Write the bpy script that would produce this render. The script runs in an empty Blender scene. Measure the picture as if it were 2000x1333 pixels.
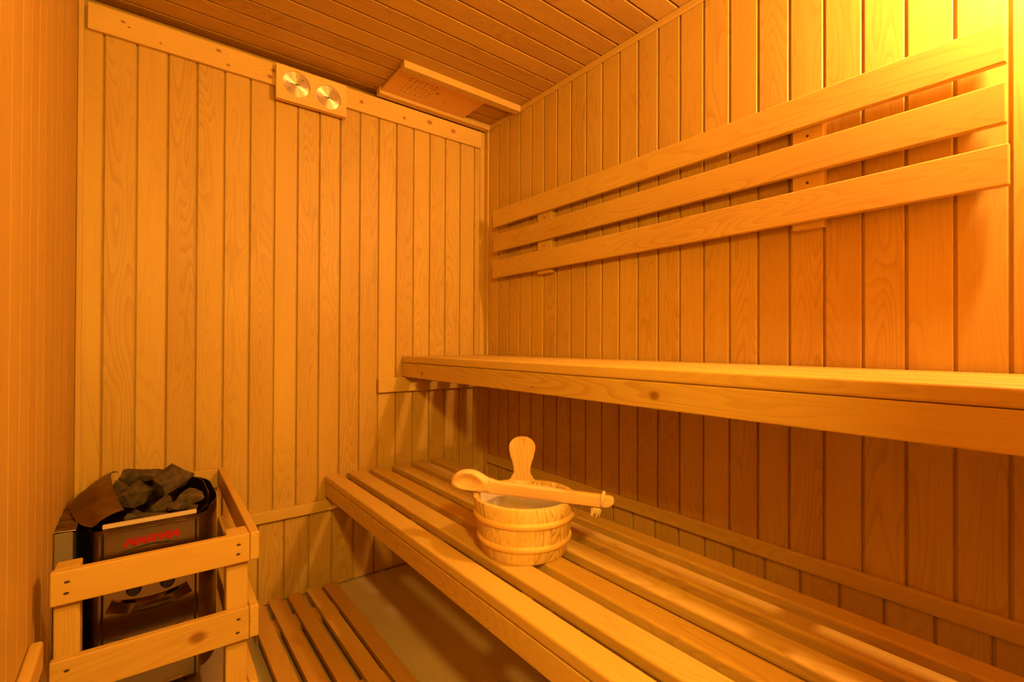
import bpy, bmesh, math, random
from mathutils import Matrix, Vector, noise
random.seed(7)
PI = math.pi
S = bpy.context.scene
C = S.collection

# ------------------------------------------------------------------ camera
cam = bpy.data.cameras.new('camera'); camo = bpy.data.objects.new('camera', cam); C.objects.link(camo)
cr = Vector((0.78879644, -0.61464172, 0.00396614)); cu = Vector((-0.00696671, -0.00248809, 0.99997264))
cf = Vector((0.61461503, 0.78880249, 0.00624462))
cu = cr.cross(cf).normalized()
M = Matrix.Identity(4)
for i in range(3):
    M[i][0] = cr[i]; M[i][1] = cu[i]; M[i][2] = -cf[i]
M[0][3], M[1][3], M[2][3] = -1.41452, -2.04544, 1.01910
camo.matrix_world = M
cam.sensor_width = 36; cam.lens = 932.8475 * 36 / 2000; cam.clip_start = 0.01
S.camera = camo

# ------------------------------------------------------------------ world, lights, exposure
w = bpy.data.worlds.new('world'); S.world = w; w.use_nodes = True
w.node_tree.nodes['Background'].inputs[0].default_value = (1.0, 0.45, 0.12, 1)
w.node_tree.nodes['Background'].inputs[1].default_value = 0.05
S.view_settings.view_transform = 'Standard'; S.view_settings.look = 'None'
S.view_settings.gamma = 1; S.view_settings.use_curve_mapping = False
S.view_settings.exposure = -0.07
LAMP = (-0.13, -2.04, 1.92)
def light(name, kind, loc, power, col, **k):
    l = bpy.data.lights.new(name, kind); l.energy = power; l.color = col
    for a, b in k.items(): setattr(l, a, b)
    o = bpy.data.objects.new(name, l); C.objects.link(o); o.location = loc
    return o
light('corner_lamp_light', 'POINT', LAMP, 66, (1.0, 0.55, 0.17), shadow_soft_size=0.03)
hall = light('hallway_light', 'AREA', (-1.35, -2.42, 1.68), 29, (1.0, 0.55, 0.06), shape='DISK', size=0.14)
hall.rotation_euler = (Vector((-0.55, -0.9, 0.5)) - hall.location).to_track_quat('-Z', 'Y').to_euler()

# ------------------------------------------------------------------ materials
def mat(name):
    m = bpy.data.materials.new(name); m.use_nodes = True
    return m, m.node_tree.nodes, m.node_tree.links, m.node_tree.nodes['Principled BSDF']
def N(ns, t, **k):
    n = ns.new(t)
    for a, b in k.items(): setattr(n, a, b)
    return n
def mth(ns, ls, op, a, b=None, c=None):
    n = ns.new('ShaderNodeMath'); n.operation = op
    for i, v in enumerate((a, b, c)):
        if v is None: continue
        if isinstance(v, (int, float)): n.inputs[i].default_value = v
        else: ls.new(v, n.inputs[i])
    return n.outputs[0]
def wood(name, col=(0.56, 0.355, 0.08), grain=1.0, rough=0.48, tone=0.16, knots=(), kplane='xz', ring=20, seed=0.0, spec=0.35):
    m, ns, ls, b = mat(name)
    tc = N(ns, 'ShaderNodeTexCoord'); oi = N(ns, 'ShaderNodeObjectInfo')
    off = N(ns, 'ShaderNodeVectorMath', operation='SCALE'); off.inputs[0].default_value = (37, 91, 53)
    ls.new(mth(ns, ls, 'ADD', oi.outputs['Random'], seed), off.inputs['Scale'])
    def nz(scale, det, dist=0.0):
        mp = N(ns, 'ShaderNodeVectorMath', operation='MULTIPLY'); ls.new(tc.outputs['Object'], mp.inputs[0]); mp.inputs[1].default_value = scale
        ad = N(ns, 'ShaderNodeVectorMath', operation='ADD'); ls.new(mp.outputs[0], ad.inputs[0]); ls.new(off.outputs[0], ad.inputs[1])
        n = N(ns, 'ShaderNodeTexNoise'); n.inputs['Scale'].default_value = 1; n.inputs['Detail'].default_value = det
        n.inputs['Distortion'].default_value = dist
        ls.new(ad.outputs[0], n.inputs['Vector']); return n.outputs['Fac']
    base = nz((1.5, 12, 12), 1.0, 0.15)
    fr = mth(ns, ls, 'FRACT', mth(ns, ls, 'MULTIPLY', base, ring))
    rp = N(ns, 'ShaderNodeValToRGB'); ls.new(fr, rp.inputs[0])
    e = rp.color_ramp.elements; e[0].position = 0; e[0].color = (0, 0, 0, 1); e[1].position = 1; e[1].color = (0.1, .1, .1, 1)
    x = e.new(0.55); x.color = (.25, .25, .25, 1); x = e.new(0.86); x.color = (1, 1, 1, 1); x = e.new(0.95); x.color = (.8, .8, .8, 1)
    mask = N(ns, 'ShaderNodeMapRange'); mask.inputs[1].default_value = .38; mask.inputs[2].default_value = .62
    ls.new(nz((0.8, 7, 7), 0), mask.inputs[0])
    rings = mth(ns, ls, 'MULTIPLY', rp.outputs[0], mth(ns, ls, 'ADD', mth(ns, ls, 'MULTIPLY', mask.outputs[0], .75), .25))
    fib = nz((5, 260, 260), 2)
    blot = nz((1.6, 5, 5), 2)
    # value = 1 - .16*rings - .12*(fib-.5) - .2*(blot-.5) + tone*(rand-.5)
    v = mth(ns, ls, 'MULTIPLY_ADD', rings, -0.20 * grain, 1.03)
    v = mth(ns, ls, 'MULTIPLY_ADD', mth(ns, ls, 'SUBTRACT', fib, .5), -0.20 * grain, v)
    v = mth(ns, ls, 'MULTIPLY_ADD', mth(ns, ls, 'SUBTRACT', blot, .5), -0.35, v)
    v = mth(ns, ls, 'MULTIPLY_ADD', mth(ns, ls, 'SUBTRACT', oi.outputs['Random'], .5), tone, v)
    for (kx, ky, kr) in knots:
        sub = N(ns, 'ShaderNodeVectorMath', operation='SUBTRACT'); ls.new(tc.outputs['Object'], sub.inputs[0]); sub.inputs[1].default_value = (kx, ky, 0) if kplane == 'xy' else (kx, 0, ky)
        ml = N(ns, 'ShaderNodeVectorMath', operation='MULTIPLY'); ls.new(sub.outputs[0], ml.inputs[0]); ml.inputs[1].default_value = (.75, 1, 0) if kplane == 'xy' else (.75, 0, 1)
        ln = N(ns, 'ShaderNodeVectorMath', operation='LENGTH'); ls.new(ml.outputs[0], ln.inputs[0])
        mr = N(ns, 'ShaderNodeMapRange'); mr.inputs[1].default_value = kr * .35; mr.inputs[2].default_value = kr * 1.15
        mr.inputs[3].default_value = 0.42; mr.inputs[4].default_value = 1.0; mr.interpolation_type = 'SMOOTHSTEP'
        ls.new(ln.outputs['Value'], mr.inputs[0])
        v = mth(ns, ls, 'MULTIPLY', v, mr.outputs[0])
    # hue: darker = redder
    cc = N(ns, 'ShaderNodeCombineColor')
    ls.new(mth(ns, ls, 'MULTIPLY', mth(ns, ls, 'POWER', v, .8), col[0]), cc.inputs[0])
    ls.new(mth(ns, ls, 'MULTIPLY', mth(ns, ls, 'POWER', v, 1.15), col[1]), cc.inputs[1])
    ls.new(mth(ns, ls, 'MULTIPLY', mth(ns, ls, 'POWER', v, 1.4), col[2]), cc.inputs[2])
    ls.new(cc.outputs[0], b.inputs['Base Color'])
    b.inputs['Roughness'].default_value = rough; b.inputs['Specular IOR Level'].default_value = spec
    bp = N(ns, 'ShaderNodeBump'); bp.inputs['Strength'].default_value = .12; bp.inputs['Distance'].default_value = .0006
    ls.new(fib, bp.inputs['Height']); ls.new(bp.outputs[0], b.inputs['Normal'])
    return m
def plain(name, col, rough=.5, metal=0, spec=.5, bump=0, bscale=40, var=0):
    m, ns, ls, b = mat(name)
    b.inputs['Base Color'].default_value = (*col, 1); b.inputs['Roughness'].default_value = rough
    b.inputs['Metallic'].default_value = metal; b.inputs['Specular IOR Level'].default_value = spec
    tc = N(ns, 'ShaderNodeTexCoord'); n = N(ns, 'ShaderNodeTexNoise'); n.inputs['Scale'].default_value = bscale; n.inputs['Detail'].default_value = 5
    ls.new(tc.outputs['Object'], n.inputs['Vector'])
    if bump:
        bp = N(ns, 'ShaderNodeBump'); bp.inputs['Strength'].default_value = bump; bp.inputs['Distance'].default_value = .004
        ls.new(n.outputs['Fac'], bp.inputs['Height']); ls.new(bp.outputs[0], b.inputs['Normal'])
    if var:
        rp = N(ns, 'ShaderNodeValToRGB'); ls.new(n.outputs['Fac'], rp.inputs[0])
        rp.color_ramp.elements[0].position = .3; rp.color_ramp.elements[1].position = .7
        rp.color_ramp.elements[0].color = (*[c * (1 - var) for c in col], 1); rp.color_ramp.elements[1].color = (*[c * (1 + var) for c in col], 1)
        ls.new(rp.outputs[0], b.inputs['Base Color'])
    return m
W_WALL = wood('wall_pine', grain=.85)
W_SMOOTH = wood('side_wall_pine', grain=.45, tone=.10)
W_CEIL = wood('ceiling_pine', col=(0.49, 0.295, 0.065), tone=.12)
W_BENCH = wood('bench_pine', col=(0.59, 0.385, 0.095), grain=.8, rough=.42)
W_TRIM = wood('trim_pine', col=(0.59, 0.385, 0.095), grain=.55, tone=.08)
W_GUARD = wood('guard_pine', col=(0.56, 0.35, 0.075), grain=.5)
W_BUCKET = wood('bucket_pine', col=(0.80, 0.56, 0.20), grain=2.5, rough=.38, ring=26, tone=.06)
W_HOOP = wood('hoop_pine', col=(0.80, 0.50, 0.155), grain=.7, rough=.4)
W_LADLE = wood('ladle_pine', col=(0.82, 0.54, 0.27), grain=.6, rough=.42)
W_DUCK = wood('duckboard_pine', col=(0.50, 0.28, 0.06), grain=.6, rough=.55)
W_DIALB = wood('gauge_board_pine', col=(0.78, 0.48, 0.155), grain=1.3, rough=.35)
STEEL = plain('brushed_steel', (.25, .18, .13), .12, 1, bump=0)
STEELD = plain('heat_stained_steel', (.19, .125, .07), .34, 1, bump=.15, bscale=25, var=.3)
GREYP = plain('grey_painted_steel', (.20, .155, .10), .5, 0)
DARK = plain('dark_slot', (.01, .008, .006), .7)
BLACK = plain('black_plastic', (.012, .011, .010), .35)
RED = plain('red_print', (.40, .004, .008), .5)
INK = plain('dark_print', (.03, .015, .01), .6)
PALE = plain('pale_sticker', (.62, .50, .38), .5)
STONE = plain('sauna_stone', (.085, .057, .030), .9, 0, .2, bump=1.0, bscale=38, var=.5)
CORD = plain('cotton_cord', (.80, .66, .46), .9, bump=.6, bscale=300)
NAIL = plain('nail_head', (.06, .03, .015), .5)
LINER = plain('pale_plastic_liner', (.80, .70, .60), .15)
GLASSW = plain('white_glass_globe', (.9, .85, .75), .3)
def brushed():
    m, ns, ls, b = mat('radially_brushed_brass')
    b.inputs['Base Color'].default_value = (.98, .84, .60, 1); b.inputs['Metallic'].default_value = .85
    b.inputs['Roughness'].default_value = .42; b.inputs['Anisotropic'].default_value = .85
    t = N(ns, 'ShaderNodeTangent'); t.direction_type = 'RADIAL'; t.axis = 'Z'; ls.new(t.outputs[0], b.inputs['Tangent']); b.inputs['Anisotropic Rotation'].default_value = .125
    return m
BRASS = brushed()
def water():
    m, ns, ls, b = mat('still_water')
    b.inputs['Base Color'].default_value = (1, .98, .95, 1); b.inputs['Transmission Weight'].default_value = 1
    b.inputs['IOR'].default_value = 1.33; b.inputs['Roughness'].default_value = .02
    return m
WATER = water()
def floor_mat():
    m, ns, ls, b = mat('smooth_screed_floor')
    tc = N(ns, 'ShaderNodeTexCoord')
    n1 = N(ns, 'ShaderNodeTexNoise'); n1.inputs['Scale'].default_value = 3; n1.inputs['Detail'].default_value = 4; ls.new(tc.outputs['Object'], n1.inputs['Vector'])
    n2 = N(ns, 'ShaderNodeTexNoise'); n2.inputs['Scale'].default_value = 160; n2.inputs['Detail'].default_value = 2; ls.new(tc.outputs['Object'], n2.inputs['Vector'])
    v = N(ns, 'ShaderNodeTexVoronoi'); v.feature = 'F1'; v.inputs['Scale'].default_value = 26; ls.new(tc.outputs['Object'], v.inputs['Vector'])
    rp = N(ns, 'ShaderNodeValToRGB'); ls.new(n1.outputs['Fac'], rp.inputs[0])
    rp.color_ramp.elements[0].color = (.44, .35, .24, 1); rp.color_ramp.elements[1].color = (.60, .49, .36, 1)
    val = mth(ns, ls, 'MULTIPLY_ADD', mth(ns, ls, 'SUBTRACT', n2.outputs['Fac'], .5), .5, 1.0)
    sp = N(ns, 'ShaderNodeMapRange'); sp.inputs[1].default_value = .02; sp.inputs[2].default_value = .07; sp.inputs[3].default_value = .75; sp.inputs[4].default_value = 1
    ls.new(v.outputs['Distance'], sp.inputs[0])
    vm = N(ns, 'ShaderNodeVectorMath', operation='SCALE'); ls.new(rp.outputs[0], vm.inputs[0]); ls.new(mth(ns, ls, 'MULTIPLY', val, sp.outputs[0]), vm.inputs['Scale'])
    ls.new(vm.outputs[0], b.inputs['Base Color']); b.inputs['Roughness'].default_value = .38
    return m
FLOORM = floor_mat()

# ------------------------------------------------------------------ builders
def tag(o, label, cat, group=None, kind=None):
    o['label'] = label; o['category'] = cat
    if group: o['group'] = group
    if kind: o['kind'] = kind
    return o
def thing(name, label, cat, loc=(0, 0, 0), rot=0, group=None, kind=None):
    o = bpy.data.objects.new(name, None); C.objects.link(o); o.empty_display_size = .05
    o.matrix_world = Matrix.Translation(loc) @ Matrix.Rotation(rot, 4, 'Z')
    tag(o, label, cat, group, kind); WM[o.name] = o.matrix_world.copy()
    return o
WM = {}
def link(name, me, m, parent=None, world=None):
    """one mesh object; world = its matrix in the world"""
    o = bpy.data.objects.new(name, me); C.objects.link(o)
    if m is not None and not me.materials: me.materials.append(m)
    world = world or Matrix.Identity(4)
    WM[o.name] = world.copy()
    if parent:
        o.parent = parent; o.matrix_parent_inverse = Matrix.Identity(4)
        o.matrix_basis = WM[parent.name].inverted() @ world
    else: o.matrix_basis = world
    return o
def bm_me(name, bm, smooth=False):
    bmesh.ops.recalc_face_normals(bm, faces=bm.faces)
    me = bpy.data.meshes.new(name); bm.to_mesh(me); bm.free()
    if smooth:
        me.polygons.foreach_set('use_smooth', [True] * len(me.polygons))
        try: me.set_sharp_from_angle(angle=math.radians(38))
        except Exception: pass
    return me
AX = {'x': Matrix.Identity(3),
      'y': Matrix(((0, -1, 0), (1, 0, 0), (0, 0, 1))),      # local X -> world Y
      'z': Matrix(((0, 0, -1), (0, 1, 0), (1, 0, 0)))}      # local X -> world Z
def block(name, lo, hi, m, parent=None, ax=None, bev=.0015, seg=1, frame=None, cache={}):
    """box between two corners, its grain along its longest side (or ax)"""
    lo, hi = Vector(lo), Vector(hi); d = hi - lo; c = (lo + hi) / 2
    if ax is None: ax = 'xyz'[max(range(3), key=lambda i: d[i])]
    R = AX[ax]; ld = R.inverted() @ d; ld = Vector([abs(v) for v in ld])
    key = (round(ld[0], 4), round(ld[1], 4), round(ld[2], 4), bev, seg, m.name)
    me = cache.get(key)
    if me is None:
        bm = bmesh.new(); bmesh.ops.create_cube(bm, size=1)
        for v in bm.verts: v.co = Vector((v.co[0] * ld[0], v.co[1] * ld[1], v.co[2] * ld[2]))
        if bev: bmesh.ops.bevel(bm, geom=bm.edges[:], offset=min(bev, min(ld) * .45), segments=seg + (seg > 1), profile=.5, affect='EDGES')
        me = bm_me(name, bm); me.materials.append(m); cache[key] = me
    Wm = Matrix.Translation(c) @ R.to_4x4()
    if frame is not None: Wm = frame @ Wm
    return link(name, me, m, parent, Wm)
def lathe(prof, n=48, a0=0, a1=2 * PI, close=True):
    """prof list of (r,z); returns bmesh"""
    bm = bmesh.new(); full = abs(a1 - a0 - 2 * PI) < 1e-6; rings = []
    for i in range(n if full else n + 1):
        a = a0 + (a1 - a0) * i / n
        rings.append([bm.verts.new((r * math.cos(a), r * math.sin(a), z)) for r, z in prof])
    k = len(prof); R = len(rings)
    for i in range(R if full else R - 1):
        A, B = rings[i], rings[(i + 1) % R]
        for j in range(k if close else k - 1):
            bm.faces.new((A[j], B[j], B[(j + 1) % k], A[(j + 1) % k]))
    if not full and close:
        bm.faces.new(rings[0]); bm.faces.new(rings[-1][::-1])
    return bm
def tube(pts, r, n=8, bm=None, closed=False):
    bm = bm or bmesh.new(); pts = [Vector(p) for p in pts]; rings = []; K = len(pts)
    for i, p in enumerate(pts):
        a = pts[(i - 1) % K] if (closed or i) else pts[0]; b = pts[(i + 1) % K] if (closed or i < K - 1) else pts[-1]
        t = (b - a).normalized(); q = t.to_track_quat('Z', 'Y')
        rr = r[i] if isinstance(r, (list, tuple)) else r
        rings.append([bm.verts.new(p + q @ Vector((rr * math.cos(2 * PI * j / n), rr * math.sin(2 * PI * j / n), 0))) for j in range(n)])
    for i in range(K if closed else K - 1):
        A, B = rings[i], rings[(i + 1) % K]
        for j in range(n): bm.faces.new((A[j], A[(j + 1) % n], B[(j + 1) % n], B[j]))
    if not closed: bm.faces.new(rings[0]); bm.faces.new(rings[-1])
    return bm
def prism(outline, z0, z1, bm=None, holes=()):
    """extrude an outline (xy) with optional round holes between z0 and z1"""
    bm = bm or bmesh.new()
    loops = [outline] + list(holes); edges = []; vl = []
    for lp in loops:
        vs = [bm.verts.new((x, y, z0)) for x, y in lp]; vl.append(vs)
        for i in range(len(vs)): edges.append(bm.edges.new((vs[i], vs[(i + 1) % len(vs)])))
    r = bmesh.ops.triangle_fill(bm, edges=edges, use_beauty=True)
    faces = [f for f in r['geom'] if isinstance(f, bmesh.types.BMFace)]
    ex = bmesh.ops.extrude_face_region(bm, geom=faces)
    for v in [g for g in ex['geom'] if isinstance(g, bmesh.types.BMVert)]: v.co.z = z1
    return bm
def circ(x, y, r, n=12, a=0): return [(x + r * math.cos(a + 2 * PI * i / n), y + r * math.sin(a + 2 * PI * i / n)) for i in range(n)]
def sheet(name, pts, t, m, parent, smooth=True):
    """thin solid from a grid of points"""
    bm = bmesh.new(); g = [[bm.verts.new(p) for p in row] for row in pts]
    for i in range(len(g) - 1):
        for j in range(len(g[0]) - 1): bm.faces.new((g[i][j], g[i][j + 1], g[i + 1][j + 1], g[i + 1][j]))
    bmesh.ops.recalc_face_normals(bm, faces=bm.faces)
    bmesh.ops.solidify(bm, geom=bm.faces[:], thickness=t)
    return link(name, bm_me(name, bm, smooth), m, parent)

# ------------------------------------------------------------------ room shell
X0, Y1, ZC, XL, YF = 0.0, 0.0, 2.1403, -1.576, -2.25
BW, BT = .085, .012
def tg_mesh(L, wd, gap=.0060, key={}):
    """tongue-and-groove board: length on local X, width on local Y from 0, face at z=0"""
    k = (round(L, 4), round(wd, 4), gap)
    if k in key: return key[k]
    g = min(gap, wd * .3); c = min(.0022, gap * .4)
    prof = [(0, -c), (c, 0), (wd - g - c, 0), (wd - g, -c), (wd - g, -.0090), (wd, -.0090), (wd, -BT), (0, -BT)]
    bm = bmesh.new()
    A = [bm.verts.new((0, y, z)) for y, z in prof]; B = [bm.verts.new((L, y, z)) for y, z in prof]
    for i in range(8): bm.faces.new((A[i], A[(i + 1) % 8], B[(i + 1) % 8], B[i]))
    bm.faces.new(A); bm.faces.new(B[::-1])
    key[k] = bm_me('board', bm); return key[k]
def boards(parent, origin, du, dl, dn, u_list, l0, l1, m, holes=None, gap=.0060):
    """u_list: joint positions along du; boards run along dl from l0 to l1; dn is the face normal"""
    du, dl, dn, origin = map(Vector, (du, dl, dn, origin))
    for a, b in zip(u_list[:-1], u_list[1:]):
        segs = [(l0, l1)]
        if holes:
            for ha, hb, hl, hh in holes:
                if a < hb - .001 and b > ha + .001: segs = [(s, e) for s, e in ((l0, hl), (hh, l1)) if e - s > .01]
        for s, e in segs:
            # right-handed frame: X=dl, Z=dn, Y=dn x dl
            yv = dn.cross(dl)
            start = a if yv.dot(du) > 0 else b
            R = Matrix((dl, yv, dn)).transposed().to_4x4()
            o = link('board', tg_mesh(e - s, b - a, gap), None, parent, Matrix.Translation(origin + du * start + dl * s) @ R)
            if not o.data.materials: o.data.materials.append(m)
            o.material_slots[0].link = 'OBJECT'; o.material_slots[0].material = m
def shell(name, lo, hi, label, cat, m=W_WALL, ax=None):
    o = block(name, lo, hi, m, None, ax, 0); return tag(o, label, cat, None, 'structure')
def ulist(start, step, end, first=None, last=None):
    u = [] if first is None else [first]
    x = start
    while x < end - 1e-6:
        u.append(x); x += step
    if last is not None: u.append(last)
    return u
G = .001
floor = block('floor', (XL - .12, YF - .12, -.05), (.12, .12, 0), FLOORM, None, 'y', 0)
tag(floor, 'smooth greyish sauna floor seen between duckboard and lower bench', 'floor', None, 'structure')
wb = shell('wall_back', (XL - .12, BT + G, .004), (.12, .09, 2.098), 'back wall of upright pine boards behind the heater', 'wall', ax='x')
wr = shell('wall_right', (BT + G, YF - .10, .004), (.09, BT, ZC + BT), 'right wall of upright pine boards behind both benches', 'wall', ax='y')
wl = shell('wall_left', (XL - .09, YF - .10, .004), (XL - BT - G, BT, ZC + BT), 'left wall of smooth upright pine boards beside the heater', 'wall', ax='y')
cl = shell('ceiling', (XL - .12, YF - .12, ZC + BT + G), (.12, .12, ZC + .09), 'low ceiling of pine boards running left to right', 'ceiling', ax='x')
RZ = .437     # height where upper panelling meets lower on the right wall
BZ = .351
block('shade_recess_back', (XL - .12, .046, 2.0985), (.12, .09, ZC + BT), W_WALL, wb, 'x', 0)  # added, set back so the recess above the top trim stays shaded
boards(wr, (0, 0, 0), (0, -1, 0), (0, 0, 1), (-1, 0, 0), ulist(.0277, BW, 2.25, None, 2.249), RZ, ZC - .001, W_WALL)
boards(wr, (0, 0, 0), (0, -1, 0), (0, 0, 1), (-1, 0, 0), ulist(.014, .0929, 2.25, None, 2.249), .006, RZ - .001, W_WALL)
boards(wb, (0, 0, 0), (-1, 0, 0), (0, 0, 1), (0, -1, 0), ulist(.0713, BW, 1.55, .001, 1.575), BZ, 2.099, W_WALL)
boards(wb, (0, 0, 0), (-1, 0, 0), (0, 0, 1), (0, -1, 0), ulist(.0385, .0925, 1.55, .001, 1.575), .006, BZ - .001, W_WALL)
boards(wl, (XL, 0, 0), (0, -1, 0), (0, 0, 1), (1, 0, 0), ulist(.035, BW, 2.25, .001, 2.249), .006, ZC - .001, W_SMOOTH, gap=.0016)
boards(cl, (0, 0, ZC), (0, -1, 0), (-1, 0, 0), (0, 0, -1), ulist(.0277, BW, 2.25, .001, 2.249), .001, -XL - .001, W_CEIL)
# front wall with the doorway the photograph is taken from
DX0, DX1, DZ = 1.53, 1.12, 1.93
wf = thing('wall_front', 'front wall of pine boards around the doorway', 'wall', (0, YF, 0), 0, None, 'structure')
for lo, hi in (((-DX1, YF - .09, .004), (.09, YF - BT - G, ZC)), ((XL - .09, YF - .09, .004), (-DX0, YF - BT - G, ZC)), ((-DX0, YF - .09, DZ), (-DX1, YF - BT - G, ZC))):
    block('backing_panel', lo, hi, W_WALL, wf, 'z', 0)
boards(wf, (0, YF, 0), (-1, 0, 0), (0, 0, 1), (0, 1, 0), ulist(.095, BW, 1.11, .001, 1.12), .006, ZC - .001, W_WALL)
boards(wf, (0, YF, 0), (-1, 0, 0), (0, 0, 1), (0, 1, 0), ulist(1.12, BW, 1.55, None, 1.575), .006, ZC - .001, W_WALL, holes=[(1.12, 1.53, -1, DZ)])
# trims
def trim(i, lo, hi, label, m=W_TRIM, bev=.002, ax=None):
    return tag(block('trim_%d' % i, lo, hi, m, None, ax, bev, 2), label, 'trim', None, 'structure')
kn = [(-.73 + v, k, r) for v, k, r in ((.06, .012, .006), (.075, .0, .004), (.16, -.02, .004), (.33, .02, .008), (.36, -.022, .006), (.50, -.016, .009), (.515, .012, .01), (.62, -.006, .008), (.86, .0, .009), (1.06, -.012, .008), (1.19, .006, .013), (1.32, .0, .012))]
W_KTRIM = wood('knotty_trim_pine', col=(0.66, 0.43, 0.11), grain=.5, tone=.02, knots=kn)
trim(1, (XL + .023, -.017, 2.0231), (-.0375, -.0005, 2.1077), 'knotty pine board along the top of the back wall', W_KTRIM)
cm = bmesh.new()
prism([(-.0365, 0), (-.0365, -.004), (-.011, -.004), (-.011, -.034), (-.0005, -.034), (-.0005, 0)], .006, ZC - .002, cm)
for v in cm.verts: v.co = Vector((v.co.z, v.co.y, -v.co.x))
o = link('trim_2', bm_me('corner_trim', cm), W_TRIM, None, Matrix(((0, 0, -1, 0), (0, 1, 0, -.0006), (1, 0, 0, 0), (0, 0, 0, 1))))
tag(o, 'thin angled corner strip where back and right walls meet', 'trim', None, 'structure')
trim(3, (XL + .0005, -.0145, .43), (XL + .0148, -.0005, ZC - .002), 'square strip in the left back corner above the heater', W_TRIM, .003)
trim(4, (-.011, YF + .002, 2.1165), (-.0005, -.036, ZC - .0005), 'narrow strip between ceiling and right wall', W_TRIM, .003)
trim(5, (-.017, YF + .002, .416), (-.0005, -.036, .459), 'low pine rail along the right wall above the lower bench', W_TRIM, .004)
trim(6, (XL + .002, -.021, .328), (-.019, -.0005, .371), 'low pine rail along the back wall left of the lower bench', W_TRIM, .003)
trim(7, (-.62 + .0385, -.022, .800), (-.002, -.0005, .8660), 'short pine rail under the far end of the upper bench', W_TRIM, .004)
# batten on the left wall in front of the guard
o = block('wall_batten', (XL + .0005, -1.75, .395), (XL + .0205, -.772, .45), W_GUARD, None, 'y', .006, 3)
tag(o, 'rounded pine batten low on the left wall in front of the heater guard', 'batten')
# door frame
fr = thing('door_1', 'pine frame of the open doorway in the front wall', 'door frame', (-1.32, YF, 0), 0, None, 'structure')
block('door_jamb', (-DX1 - .02, YF - .10, 0.001), (-DX1 - .001, YF + .012, DZ - .001), W_TRIM, fr)
block('door_jamb', (-DX0 + .001, YF - .10, 0.001), (-DX0 + .02, YF + .012, DZ - .001), W_TRIM, fr)
block('door_head', (-DX0 + .021, YF - .10, DZ - .021), (-DX1 - .021, YF + .012, DZ - .001), W_TRIM, fr)

# ------------------------------------------------------------------ benches
W_FASC = wood('upper_fascia_pine', col=(0.59, 0.385, 0.095), grain=1.0, rough=.42, tone=.02, knots=[(-.24, .0, .013), (.93, -.008, .009), (.20, -.012, .004)])
def bench(name, label, xs, ztop, zs, zb, back_bearer, fm):
    t = thing(name, label, 'bench', ((xs[0][0] + xs[-1][1]) / 2, -1.1, zb))
    for i, (a, b) in enumerate(xs):
        block('plank', (a, YF + .003, zs), (b, -.006, ztop), W_BENCH, t, 'y', .007, 3)
    block('fascia', (xs[0][0] + .0008, YF + .003, zb), (xs[0][0] + .027, -.006, zs - .0008), fm, t, 'y', .003, 2)
    for y in (-.058, -.62, -1.2, -1.76, YF + .058):
        block('bearer', (xs[0][0] + .0275, y - .018, zb + .0006), (xs[-1][1] - .003, y + .018, zs - .0005), W_TRIM, t, 'x', .002)
    return t
LX = [(-.8054, -.744), (-.712, -.643), (-.6135, -.5513), (-.5125, -.4505), (-.4145, -.3533), (-.3145, -.2552)]
UX = [(-.4631, -.4015), (-.3675, -.306), (-.271, -.209), (-.1735, -.112), (-.077, -.016)]
ub = bench('upper_bench', 'upper slatted pine bench along the right wall', UX, .9629, .9317, .8676, 0, W_FASC)
lb = bench('lower_bench', 'lower slatted pine bench carrying the bucket', LX, .4716, .4423, .3862, 0, W_BENCH)
# bearers rest on wall rails
o = block('bench_rail', (-.80 + .003, YF + .0005, .328), (-.03, YF + .024, .3858), W_TRIM, None, 'x', .002); tag(o, 'pine support rail on front wall under lower bench', 'rail')
o = block('bench_rail', (-.46, YF + .0005, .80), (-.002, YF + .024, .8672), W_TRIM, None, 'x', .002); tag(o, 'pine support rail on front wall under upper bench', 'rail')
# backrest
br = thing('backrest', 'slatted pine backrest on the right wall above the upper bench', 'backrest', (0, -1.01, 1.342))
for a, b in ((1.5916, 1.6757), (1.4691, 1.5525), (1.3422, 1.4272)):
    block('slat', (-.045, -1.900 - (.004 if a < 1.4 else 0), a), (-.0275, -.130 + (.004 if a < 1.4 else 0), b), W_BENCH, br, 'y', .003, 2)
for a, b in ((-1.5677, -1.494), (-.5335, -.4458)):
    bt = block('batten', (-.027, a, 1.327), (-.0006, b, 1.668), W_TRIM, br, 'z', .002)
    for z in (1.572, 1.448):
        bm = bmesh.new(); bmesh.ops.create_cone(bm, cap_ends=True, segments=12, radius1=.0035, radius2=.0035, depth=.001)
        link('screw_head', bm_me('screw_head', bm), NAIL, bt, Matrix.Translation((-.0272, (a + b) / 2, z)) @ Matrix.Rotation(PI / 2, 4, 'Y'))

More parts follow.
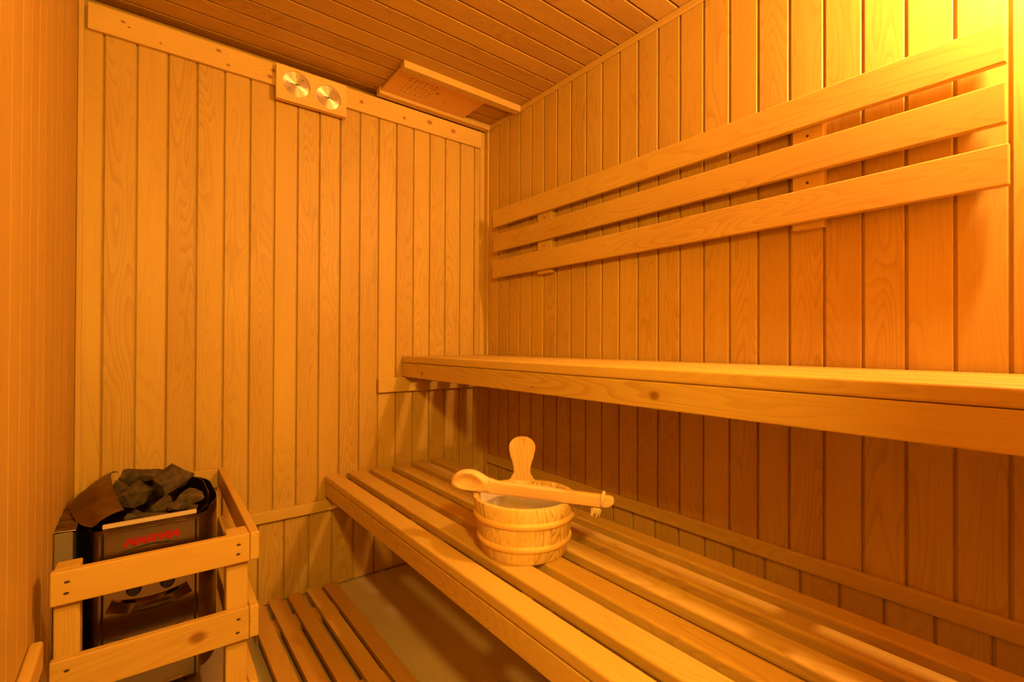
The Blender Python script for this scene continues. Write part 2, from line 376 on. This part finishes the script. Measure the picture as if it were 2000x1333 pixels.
# ------------------------------------------------------------------ thermometer and hygrometer board
th = thing('gauge_board', 'pine board with two round brass gauges on the back wall', 'thermometer', (-.8725, -.017, 1.967))
TH = Matrix.Translation((-.8725, -.017, 2.0337)) @ Matrix.Rotation(PI / 2, 4, 'X')     # local z -> -y
hw, hh = .1345, .0665
D1, D2 = (-.0605, .0075), (.0625, -.0045)
bm = prism([(-hw, -hh), (hw, -hh), (hw, hh), (-hw, hh)], .0145, .0235, None, [circ(*D1, .0505, 48), circ(*D2, .0485, 48)])
prism([(-hw, -hh), (hw, -hh), (hw, hh), (-hw, hh)], .0005, .0145, bm)
tb = link('back_board', bm_me('back_board', bm), W_DIALB, th, TH)
def txt(s, size, m, parent, Mx, name='lettering', ext=.0002, shear=0, off=0, sx=1):
    cu_ = bpy.data.curves.new(name, 'FONT'); cu_.body = s; cu_.size = size; cu_.extrude = ext; cu_.shear = shear; cu_.offset = off
    cu_.align_x = 'CENTER'; cu_.align_y = 'CENTER'; cu_.resolution_u = 3
    o = bpy.data.objects.new('t', cu_); C.objects.link(o)
    dg = bpy.context.evaluated_depsgraph_get(); me = bpy.data.meshes.new_from_object(o.evaluated_get(dg))
    bpy.data.objects.remove(o); me.name = name; me.materials.clear()
    for v in me.vertices: v.co.x *= sx
    return link(name, me, m, parent, Mx)
for (cx, cy), r, ang, lab, nums in ((D1, .0498, math.radians(184), 'brass thermometer dial', ['20', '40', '60', '80', '100', '120', '140']), (D2, .0478, math.radians(-4), 'brass hygrometer dial', ['0', '20', '40', '60', '80', '100'])):
    bm = lathe([(0.0001, .0), (r, .0), (r, .0018), (.0001, .0018)], 64)
    d = link('dial', bm_me('dial', bm, True), BRASS, th, TH @ Matrix.Translation((cx, cy, .0150))); d['label'] = lab
    F = TH @ Matrix.Translation((cx, cy, .0170))
    bm = bmesh.new(); n = 41
    for i in range(n):
        a = math.radians(220 - 260 * i / (n - 1)); big = i % 5 == 0; r1 = r * .90; r0 = r * (.80 if big else .85); wv = .0004 if big else .0002
        t = Vector((math.cos(a), math.sin(a), 0)); s = Vector((-t.y, t.x, 0))
        vs = [bm.verts.new(t * q + s * w_ + Vector((0, 0, .0001))) for q, w_ in ((r0, -wv), (r1, -wv), (r1, wv), (r0, wv))]; bm.faces.new(vs)
    tk = link('scale_marks', bm_me('scale_marks', bm), INK, d, F)
    bm = bmesh.new()
    for i, sx in enumerate(nums):
        a = math.radians(220 - 260 * i / (len(nums) - 1))
        o = txt(sx, .0062, INK, d, F @ Matrix.Translation((r * .66 * math.cos(a), r * .66 * math.sin(a), .0001)), 'numeral', .00005)
    T = F @ Matrix.Rotation(ang, 4, 'Z')
    bm = prism([(-.013, -.0013), (.0, -.0009), (.036, -.0004), (.036, .0004), (0, .0009), (-.013, .0013)], .0008, .0014)
    link('needle', bm_me('needle', bm), BLACK, d, T)
    bm = lathe([(.0001, .0), (.0030, .0), (.0026, .0026), (.0001, .0026)], 20)
    link('hub', bm_me('hub', bm, True), NAIL, d, F)

# ------------------------------------------------------------------ ceiling vent
vt = thing('ceiling_vent', 'sliding pine air vent under the ceiling with a square of drilled holes', 'vent', (-.31, -.16, 2.11))
W_VENT = wood('vent_pine', col=(0.72, 0.43, 0.14), grain=.6, tone=.03, kplane='xy', knots=[(.06, .03, .006), (.0, -.02, .009), (.075, .045, .003)])
block('guide_rail', (-.6005, -.3034, 2.1103), (-.0115, -.2664, ZC - .0004), W_TRIM, vt, 'x', .0015)
block('guide_rail', (-.600, -.0555, 2.1103), (-.0115, -.021, ZC - .0004), W_TRIM, vt, 'x', .0015)
hl = [circ(-.5265 + .0231 * i + .3835, -.2245 + .0236 * j + .161, .0046, 12) for i in range(6) for j in range(6)]
bm = prism([(-.2095, -.1050), (.2095, -.1050), (.2095, .1050), (-.2095, .1050)], 0, .012, None, hl)
link('sliding_panel', bm_me('sliding_panel', bm), W_VENT, vt, Matrix.Translation((-.3835, -.161, 2.1240)))
for x, y in ((-.52, -.285), (-.34, -.285), (-.09, -.285), (-.56, -.038), (-.36, -.038), (-.1, -.038)):
    bm = bmesh.new(); bmesh.ops.create_cone(bm, cap_ends=True, segments=10, radius1=.0025, radius2=.0025, depth=.0008)
    link('nail_head', bm_me('nail_head', bm), NAIL, vt, Matrix.Translation((x, y, 2.1101)))

# ------------------------------------------------------------------ heater guard
GR = Matrix.Translation((-1.205, -.765, 0)) @ Matrix.Rotation(math.radians(-1.2), 4, 'Z')
gd = thing('heater_guard', 'pine guard rail fence around the heater', 'guard rail', (-1.205, -.765, 0), math.radians(-1.2))
W_KG = wood('knotty_guard_pine', col=(0.56, 0.35, 0.075), grain=.5, tone=.02, knots=[(.07, .002, .016)])
# local frame: front right corner at origin, x to the left wall negative, y to the back wall positive
for z0, z1, mm in ((.5005, .5665, W_GUARD), (.3165, .3915, W_KG), (.135, .21, W_GUARD)):
    b = block('front_board', (-.345, 0, z0), (0, .019, z1), mm, gd, 'x', .0025, 2, GR)
    for x in (-.322, -.025):
        for z in (z0 + .022, z1 - .022):
            bm = bmesh.new(); bmesh.ops.create_cone(bm, cap_ends=True, segments=10, radius1=.0026, radius2=.0026, depth=.0008)
            link('nail', bm_me('nail', bm), NAIL, b, GR @ Matrix.Translation((x + (z - z0) * .05, -.0002, z)) @ Matrix.Rotation(PI / 2, 4, 'X') @ Matrix.Scale(1.8, 4, (1, 0, 0)))
    block('side_board', (.0005, -.001, z0 + .001), (.0205, .735, z1 + .001), W_GUARD, gd, 'y', .0035, 2, GR)
block('back_board', (-.075, .715, .5015), (-.0005, .734, .5675), W_GUARD, gd, 'x', .002, 1, GR)
block('post', (-.046, .0195, .001), (-.0005, .064, .5655), W_GUARD, gd, 'z', .002, 1, GR)
block('post', (-.342, .0195, .001), (-.302, .064, .566), W_GUARD, gd, 'z', .002, 1, GR)

# ------------------------------------------------------------------ sauna heater
ht = thing('sauna_heater', 'steel electric sauna heater with a full stone basket behind the guard', 'heater', (-1.39, -.27, .1))
ZR = .556
# body outline (plan), flat front and rounded sides
def plan(inset=0, n=10):
    p = []
    xl, xr, yf, yb = -1.536 + inset, -1.2265 - inset, -.465 + inset, -.055 - inset
    def arc(cx, cy, rx, ry, a0, a1): return [(cx + rx * math.cos(math.radians(a0 + (a1 - a0) * i / n)), cy + ry * math.sin(math.radians(a0 + (a1 - a0) * i / n))) for i in range(n + 1)]
    p += arc(-1.288, -.33, xr + 1.288, -(yf + .33), -90, 0)
    p += arc(-1.32, -.20, xr + 1.32, yb + .20, 0, 90)
    p += arc(-1.45, -.20, -(xl + 1.45), yb + .20, 90, 180)
    p += arc(-1.484, -.33, -(xl + 1.484), -(yf + .33), 180, 270)
    return p
def ring_wall(name, outline, z0, z1, t, m, parent, drop=None):
    bm = bmesh.new(); K = len(outline)
    cx = sum(p[0] for p in outline) / K; cy = sum(p[1] for p in outline) / K
    rr = []
    for i, (x, y) in enumerate(outline):
        d = Vector((x - cx, y - cy)); q = (d.length - t) / d.length
        zt = z1 if drop is None else drop(x, y)
        rr.append([bm.verts.new((x, y, z0)), bm.verts.new((x, y, zt)), bm.verts.new((cx + d.x * q, cy + d.y * q, zt)), bm.verts.new((cx + d.x * q, cy + d.y * q, z0))])
    for i in range(K):
        A, B = rr[i], rr[(i + 1) % K]
        for j in range(4): bm.faces.new((A[j], B[j], B[(j + 1) % 4], A[(j + 1) % 4]))
    return link(name, bm_me(name, bm, True), m, parent)
po = plan()
ring_wall('outer_casing', po, .12, ZR - .012, .0015, STEELD, ht, lambda x, y: ZR - .012 if y < -.44 else ZR + .004)
ring_wall('stone_basket', [(x * .87 + -1.382 * .13, y * .88 + -.268 * .12) for x, y in po], .16, ZR, .0014, STEELD, ht, lambda x, y: ZR - .012 if y < -.36 else ZR + .012)
bm = prism([(x * .85 + -1.386 * .15, y * .85 + -.268 * .15) for x, y in po], .42, .425)
link('basket_floor', bm_me('basket_floor', bm), DARK, ht)
# left mounting box and its stained top flange
bx = block('junction_box', (XL + .0015, -.466, .06), (-1.5405, -.25, .556), GREYP, ht, 'z', .002)
block('box_slot', (-1.5404, -.455, .10), (-1.5365, -.30, .552), DARK, ht, 'z', 0)
block('floor_bracket', (-1.50, -.30, .001), (-1.47, -.24, .13), GREYP, ht, 'z', .002)
block('floor_bracket', (-1.30, -.30, .001), (-1.27, -.24, .13), GREYP, ht, 'z', .002)
# front panel and the top strip
F0 = -.4665
fp = block('front_panel', (-1.4838, F0 - .004, .11), (-1.2892, F0 + .002, .5355), STEEL, ht, 'z', .002, 2)
block('top_strip', (-1.4855, F0 - .003, .5485), (-1.2875, F0 + .010, .5578), PALE, ht, 'x', .001)
block('top_slot', (-1.484, F0 + .001, .5358), (-1.289, F0 + .009, .5482), STEELD, ht, 'x', 0)
for x in (-1.4895, -1.2835):
    block('edge_strip', (x - .0045, F0 - .0035, .11), (x + .0035, F0 + .004, .5355), STEEL, ht, 'z', .0015, 2)
for x in (-1.4846, -1.2884):
    block('joint_gap', (x - .0009, F0 - .0050, .11), (x + .0009, F0 - .0030, .5355), DARK, ht, 'z', 0)
def arc_strip(name, x0, x1, z_end, z_mid, wdt, y, depth, m, parent, n=24, taper=True):
    bm = bmesh.new(); prev = None; P = []
    for i in range(n + 1):
        s = i / n; x = x0 + (x1 - x0) * s; z = z_end + (z_mid - z_end) * (1 - (2 * s - 1) ** 2)
        ww = wdt * (.25 + .75 * (1 - (2 * s - 1) ** 2)) if taper else wdt
        P.append((x, z, ww))
    R = [[bm.verts.new((x, yy, z + sg * ww / 2)) for yy, sg in ((y, -1), (y, 1), (y + depth, 1), (y + depth, -1))] for x, z, ww in P]
    for A, B in zip(R[:-1], R[1:]):
        for j in range(4): bm.faces.new((A[j], B[j], B[(j + 1) % 4], A[(j + 1) % 4]))
    bm.faces.new(R[0]); bm.faces.new(R[-1][::-1])
    return link(name, bm_me(name, bm, True), m, parent)
YP = F0 - .0046
arc_strip('pressed_groove', -1.474, -1.296, .470, .490, .0028, YP, .001, DARK, fp)
arc_strip('pressed_groove', -1.476, -1.299, .2963, .2795, .0032, YP, .001, DARK, fp)
arc_strip('pressed_groove', -1.4766, -1.2995, .2707, .2530, .0024, YP, .001, DARK, fp)
# control recess: curved apron and knobs
def apron():
    bm = bmesh.new(); n = 20; rows = []
    for i in range(n + 1):
        s = i / n; x = -1.478 + .181 * s; c = 1 - (2 * s - 1) ** 2
        zl = .337 - .020 * c; zt = .366 - .018 * c
        xs_ = -1.386 + (x + 1.386) * .86
        rows.append([(x, YP + .001, zl), (x, YP - .002, zl + .002), (xs_, YP - .014 * (.3 + .7 * c), zt), (xs_, YP + .002, zt + .003)])
    g = [[bm.verts.new(p) for p in r] for r in rows]
    for A, B in zip(g[:-1], g[1:]):
        for j in range(3): bm.faces.new((A[j], B[j], B[j + 1], A[j + 1]))
    for r in (g[0], g[-1]): bm.faces.new(r)
    return bm_me('control_ledge', bm, True)
ca = link('control_ledge', apron(), STEEL, ht)
for x in (-1.4217, -1.3517):
    bm = lathe([(.0001, 0), (.0165, 0), (.0165, .004), (.0135, .016), (.012, .018), (.0001, .018)], 32)
    link('control_knob', bm_me('control_knob', bm, True), BLACK, ht, Matrix.Translation((x, YP - .0003, .3835)) @ Matrix.Rotation(PI / 2, 4, 'X'))
Tf = lambda x, z: Matrix.Translation((x, YP - .0001, z)) @ Matrix.Rotation(PI / 2, 4, 'X')
txt('HARVIA', .0255, RED, fp, Tf(-1.3865, .5040) @ Matrix.Rotation(math.radians(1), 4, 'Z'), 'brand_lettering', .0003, .35, .0016, 1.30)
txt('VEGA', .0085, INK, fp, Tf(-1.360, .4868), 'model_lettering', .0003, .3, .0001, 1.45)
block('rating_label', (-1.3585, YP - .0004, .112), (-1.3175, YP + .0006, .1205), PALE, fp, 'x', 0)
# steam deflector
inn = [(-1.4640, -.1050, .612), (-1.4754, -.1288, .622), (-1.480, -.1673, .62), (-1.475, -.2407, .61), (-1.4677, -.2874, .595), (-1.4537, -.3478, .575), (-1.4444, -.3746, .565)]
out = [(-1.4969, -.1015, .600), (-1.5249, -.1301, .588), (-1.5512, -.1612, .575), (-1.5617, -.2469, .570), (-1.5532, -.3358, .565), (-1.5300, -.4250, .5595), (-1.5060, -.4650, .5585)]
def rs(P, n):
    P = [Vector(p) for p in P]; o = []
    for i in range(n + 1):
        s = i / n * (len(P) - 1); k = min(int(s), len(P) - 2); f = s - k
        a, b, c, d = P[max(k - 1, 0)], P[k], P[k + 1], P[min(k + 2, len(P) - 1)]
        o.append(.5 * ((2 * b) + (-a + c) * f + (2 * a - 5 * b + 4 * c - d) * f * f + (-a + 3 * b - 3 * c + d) * f ** 3))
    return o
I_, O_ = rs(inn, 26), rs(out, 26)
grid = []
for a, b in zip(I_, O_):
    row = []
    for j in range(9):
        f = j / 8; p = a.lerp(b, f); p.z += .006 * math.sin(PI * f) - (.002 if j == 7 else 0); row.append(p)
    grid.append(row)
sheet('steam_deflector', grid, .0012, STEELD, ht)
fl = [[Vector((-1.5735 if j == 0 else -1.535, y, .5585 + .003 * math.sin(y * 90 + j) + .002 * math.sin(y * 210))) for j in range(2)] for y in [-.466 + .012 * i for i in range(19)]]
sheet('top_flange', fl, .001, STEELD, ht)

# ------------------------------------------------------------------ stones
def stone(center, size, rot, label, seed, flat=.7):
    rnd = random.Random(seed); bm = bmesh.new()
    for i in range(11):
        v = Vector((rnd.gauss(0, 1), rnd.gauss(0, 1), rnd.gauss(0, 1))).normalized() * rnd.uniform(.90, 1.08)
        v = Vector([max(-.80, min(.80, c)) for c in v]); bm.verts.new(v)
    r = bmesh.ops.convex_hull(bm, input=bm.verts[:])
    bmesh.ops.delete(bm, geom=[g for g in r['geom_interior'] if isinstance(g, bmesh.types.BMVert)], context='VERTS')
    bmesh.ops.bevel(bm, geom=bm.edges[:], offset=.035, segments=1, affect='EDGES')
    bmesh.ops.triangulate(bm, faces=bm.faces[:])
    bmesh.ops.subdivide_edges(bm, edges=bm.edges[:], cuts=1, use_grid_fill=True)
    for v in bm.verts:
        n = noise.noise(v.co * 2.3 + Vector((seed, 0, 0))) * .10 + noise.noise(v.co * 7 + Vector((0, seed, 0))) * .07
        v.co += v.co.normalized() * n
        v.co = Vector((v.co.x * size[0] * 1.12, v.co.y * size[1] * 1.12, v.co.z * size[2] * 1.12))
    me = bm_me('sauna_stone', bm)
    o = link('sauna_stone', me, STONE, None, Matrix.Translation(center) @ Matrix.Rotation(rot[2], 4, 'Z') @ Matrix.Rotation(rot[1], 4, 'Y') @ Matrix.Rotation(rot[0], 4, 'X'))
    return tag(o, label, 'stone', 'stones in the heater basket')
ST = [((-1.328, -.258, .602), (.060, .040, .048), (.15, -.40, .15), 'largest angular stone standing highest at the right back of the basket'),
      ((-1.402, -.125, .590), (.068, .034, .030), (.1, .22, -.1), 'flat stone leaning at the back of the basket behind the highest stone'),
      ((-1.425, -.262, .566), (.056, .044, .036), (.3, -.20, .3), 'broad greenish brown stone in the middle left of the basket'),
      ((-1.304, -.365, .566), (.050, .038, .028), (.1, .10, .1), 'smooth flat-topped stone at the right rim of the basket'),
      ((-1.356, -.340, .550), (.032, .032, .036), (.8, .5, .9), 'dark upright stone wedged between the middle and the right stone'),
      ((-1.376, -.412, .541), (.066, .017, .013), (.1, .16, -.10), 'long thin sliver of stone behind the top strip of the heater'),
      ((-1.296, -.420, .544), (.018, .016, .022), (.2, .1, .5), 'small rounded stone in the front right corner of the basket'),
      ((-1.462, -.185, .578), (.022, .036, .020), (.4, .2, .1), 'small dark stone beside the deflector at the left back'),
      ((-1.333, -.402, .560), (.020, .013, .013), (.6, .1, .2), 'small wedge stone lying above the thin sliver'),
      ((-1.432, -.385, .545), (.022, .016, .016), (.1, .6, .2), 'small stone low at the front left under the deflector')]
for i, (c, s, r, l) in enumerate(ST): stone(c, s, r, l, 11 + i * 3)
for i, (x, y) in enumerate(((-1.44, -.34), (-1.375, -.36), (-1.315, -.30), (-1.345, -.20), (-1.41, -.22))):
    o = stone((x, y, .497 - .01 * (i % 2)), (.030, .030, .026), (i, i * .7, i * 1.3), 'dark stone in the lower layer glimpsed between the top stones', 60 + i)
    o['group'] = 'lower layer of stones in the heater'

# ------------------------------------------------------------------ duckboard
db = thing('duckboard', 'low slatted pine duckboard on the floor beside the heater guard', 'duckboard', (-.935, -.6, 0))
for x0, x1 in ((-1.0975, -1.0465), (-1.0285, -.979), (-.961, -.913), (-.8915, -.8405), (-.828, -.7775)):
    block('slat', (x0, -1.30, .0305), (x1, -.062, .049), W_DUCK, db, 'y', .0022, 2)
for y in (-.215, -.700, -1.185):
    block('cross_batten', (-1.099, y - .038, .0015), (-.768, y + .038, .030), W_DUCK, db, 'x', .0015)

# ------------------------------------------------------------------ bucket
BC = Vector((-.592, -1.046, .4722)); BH = .144; RB, RT = .1150, .1385
bk = thing('sauna_bucket', 'round wooden stave bucket of water standing on the lower bench', 'bucket', BC)
MB = Matrix.Translation(BC)
hang = math.atan2(.772, .635) + .05
ns_ = 18; wt = .0145
def stave_bm(a0, a1):
    rr = lambda z: RB + (RT - RB) * z / BH
    zs_ = [0, .004, .05, .1, BH - .003, BH]
    prof = [(rr(z) - (.0018 if z in (0, BH) else 0), z) for z in zs_] + [(rr(z) - wt + (.0018 if z in (0, BH) else 0), z) for z in zs_[::-1]]
    return lathe(prof, 4, a0, a1)
me0 = None
for i in range(ns_):
    a = hang + (i - .5) * 2 * PI / ns_; g = .0016
    if me0 is None:
        bm = stave_bm(-PI / ns_ + g, PI / ns_ - g)
        # local X = length (up the stave)
        for v in bm.verts: v.co = Vector((v.co.z, v.co.y, -v.co.x))
        me0 = bm_me('stave', bm, True); me0.materials.append(W_BUCKET)
    R = Matrix(((0, 0, -1, 0), (0, 1, 0, 0), (1, 0, 0, 0), (0, 0, 0, 1)))
    link('stave', me0, W_BUCKET, bk, MB @ Matrix.Rotation(hang + i * 2 * PI / ns_, 4, 'Z') @ R)
for zc in (.100, .040):
    rr = RB + (RT - RB) * zc / BH; th_ = .0075
    bm = lathe([(rr - .0012, zc - th_), (rr + .0025, zc - th_), (rr + .0052, zc - th_ * .4), (rr + .0060, zc + th_ * .3), (rr + .0035, zc + th_), (rr + .0004, zc + th_)], 72)
    link('hoop', bm_me('hoop', bm, True), W_HOOP, bk, MB)
bm = lathe([(.0002, .008), (RB - wt + .0005, .008), (RB - wt + .0005, .018), (.0002, .018)], 48)
link('bottom', bm_me('bottom', bm), W_BUCKET, bk, MB)
bm = lathe([(.0002, .0185), (RB - wt - .002, .0185), (RT - wt - .0012, BH - .012), (RT - wt - .0032, BH - .012), (RB - wt - .004, .0205), (.0002, .0205)], 64)
link('liner', bm_me('liner', bm, True), LINER, bk, MB)
rw = RB + (RT - RB) * .105 / BH - wt - .0022
bm = lathe([(.0002, .0206), (RB - wt - .0030, .0212), (rw, .105), (.0002, .105)], 64)
wtr = tag(link('water', bm_me('water', bm, True), WATER, bk, MB), '', ''); del wtr['category']; del wtr['label']
# handle board rising from the back stave
def hnd():
    px = 1 / 11.1 / 657
    pr_ = [(1080, 280), (1068, 262), (1050, 240), (1000, 216), (960, 192), (920, 178), (860, 176), (800, 185), (700, 208), (600, 243), (500, 268), (400, 286), (340, 282), (300, 268), (260, 246), (220, 210), (190, 168), (165, 112), (155, 60), (152, 0)]
    L = [((1080 - y) * px, w_ * px) for y, w_ in pr_]
    o = [(z, w_) for z, w_ in L] + [(z, -w_) for z, w_ in L[::-1][1:]]
    o = [(-.012, 280 * px)] + o + [(-.012, -280 * px)]
    bm = prism([(x, y) for x, y in o], -.007, .007)
    return bm
bm = hnd()
dn = Vector((math.cos(hang), math.sin(hang), 0)); hp = BC + dn * (RT - wt / 2) + Vector((0, 0, BH))
Rm = Matrix((Vector((0, 0, 1)), Vector((-dn.y, dn.x, 0)), -dn)).transposed().to_4x4()
bmesh.ops.recalc_face_normals(bm, faces=bm.faces)
ed = [e for e in bm.edges if len(e.link_faces) == 2 and e.calc_face_angle(0) > 1.2]
bmesh.ops.bevel(bm, geom=ed, offset=.0018, segments=2, affect='EDGES')
link('handle', bm_me('handle', bm, True), wood('handle_pine', col=(0.86, 0.58, 0.28), grain=1.5, rough=.38, ring=24), bk, Matrix.Translation(hp) @ Rm)

# ------------------------------------------------------------------ ladle
ld = thing('ladle', 'wooden ladle lying across the rim of the bucket', 'ladle', (-.62, -1.07, .616))
p0 = Vector((-.6937, -.9526, .6172)); dl_ = Vector((.521699, -.853131, 0)); side = Vector((.853131, .521699, 0))   # side points away from the camera
ML = Matrix.Translation(p0) @ Matrix((dl_, side, Vector((0, 0, 1)))).transposed().to_4x4()
def ladle():
    bm = bmesh.new(); rings = []; K = 44
    # station: t, z_low, z_high, half thickness
    ST_ = [(-.066, .016, .024, .003), (-.063, .009, .034, .010), (-.056, .005, .042, .016), (-.045, .002, .050, .021), (-.030, .0005, .0560, .024), (-.012, .0, .0580, .025), (.006, .0, .0560, .023), (.022, .0, .0505, .019),
           (.036, .0, .0445, .015), (.050, .0, .0392, .012), (.066, .0, .0355, .010), (.085, .0, .0340, .0095), (.14, .0, .0335, .009), (.22, .0, .0325, .009), (.30, .0, .0315, .009), (.345, .0, .0310, .009), (.360, .001, .0305, .009), (.370, .004, .0295, .0085), (.3765, .010, .0270, .007), (.379, .015, .0225, .004)]
    F_ = []
    for k in range(len(ST_) - 1):
        A_, B_ = ST_[max(k - 1, 0)], ST_[k]; C_, D_ = ST_[k + 1], ST_[min(k + 2, len(ST_) - 1)]
        for q in range(5):
            f = q / 5; F_.append([.5 * (2 * B_[i] + (C_[i] - A_[i]) * f + (2 * A_[i] - 5 * B_[i] + 4 * C_[i] - D_[i]) * f * f + (3 * B_[i] - A_[i] - 3 * C_[i] + D_[i]) * f ** 3) for i in range(4)])
    F_.append(ST_[-1])
    for t, a, b, h in F_:
        h = max(h, .0015)
        c = (a + b) / 2; hz = (b - a) / 2; row = []
        e = .9 if t < .05 else .38
        for j in range(K):
            q = 2 * PI * j / K; cs, sn = math.cos(q), math.sin(q)
            y = h * math.copysign(abs(cs) ** e, cs); z = c + hz * math.copysign(abs(sn) ** e, sn)
            if cs < 0 and t < .045:      # carve the bowl into the camera-facing side
                rr_ = ((t + .010) / .052) ** 2 + ((z - c) / (hz * .86 + 1e-6)) ** 2
                if rr_ < 1: y += (h * .85) * (1 - rr_) ** 1.6
            row.append(bm.verts.new((t, y, z)))
        rings.append(row)
    for A, B in zip(rings[:-1], rings[1:]):
        for j in range(K): bm.faces.new((A[j], A[(j + 1) % K], B[(j + 1) % K], B[j]))
    bm.faces.new(rings[0]); bm.faces.new(rings[-1][::-1])
    return bm_me('ladle_body', bm, True)
lo_ = link('ladle_body', ladle(), W_LADLE, ld, ML)
TC = .352
loop = [(TC + .002 * math.sin(a), -.0005 + .0135 * math.cos(a), .0200 + .0165 * math.sin(a)) for a in [2 * PI * i / 24 for i in range(24)]]
link('cord_loop', bm_me('cord_loop', tube(loop, .0042, 8, None, True), True), CORD, ld, ML)
bm = bmesh.new()
for k in range(9):
    rnd = random.Random(k); a = 2 * PI * k / 9
    tube([(TC - .010 + .002 * math.cos(a), .008, .001), (TC - .018 + .010 * math.cos(a), .006 + .007 * math.sin(a), -.008), (TC - .022 + .013 * math.cos(a) * rnd.uniform(.3, 1), .006 + .008 * math.sin(a), -.018 - .010 * rnd.random())], [.0030, .0040, .0012], 6, bm)
link('cord_tassel', bm_me('cord_tassel', bm, True), CORD, ld, ML)

# ------------------------------------------------------------------ corner lamp (outside the frame)
lp = thing('wall_lamp', 'round sauna lamp holder high in the front right corner', 'lamp', (LAMP[0], YF, LAMP[2]))
bm = lathe([(.0001, .0), (.055, 0), (.055, .012), (.030, .022), (.022, .060), (.0001, .060)], 32)
link('lamp_base', bm_me('lamp_base', bm, True), W_TRIM, lp, Matrix.Translation((LAMP[0], YF + .0005, LAMP[2])) @ Matrix.Rotation(-PI / 2, 4, 'X'))
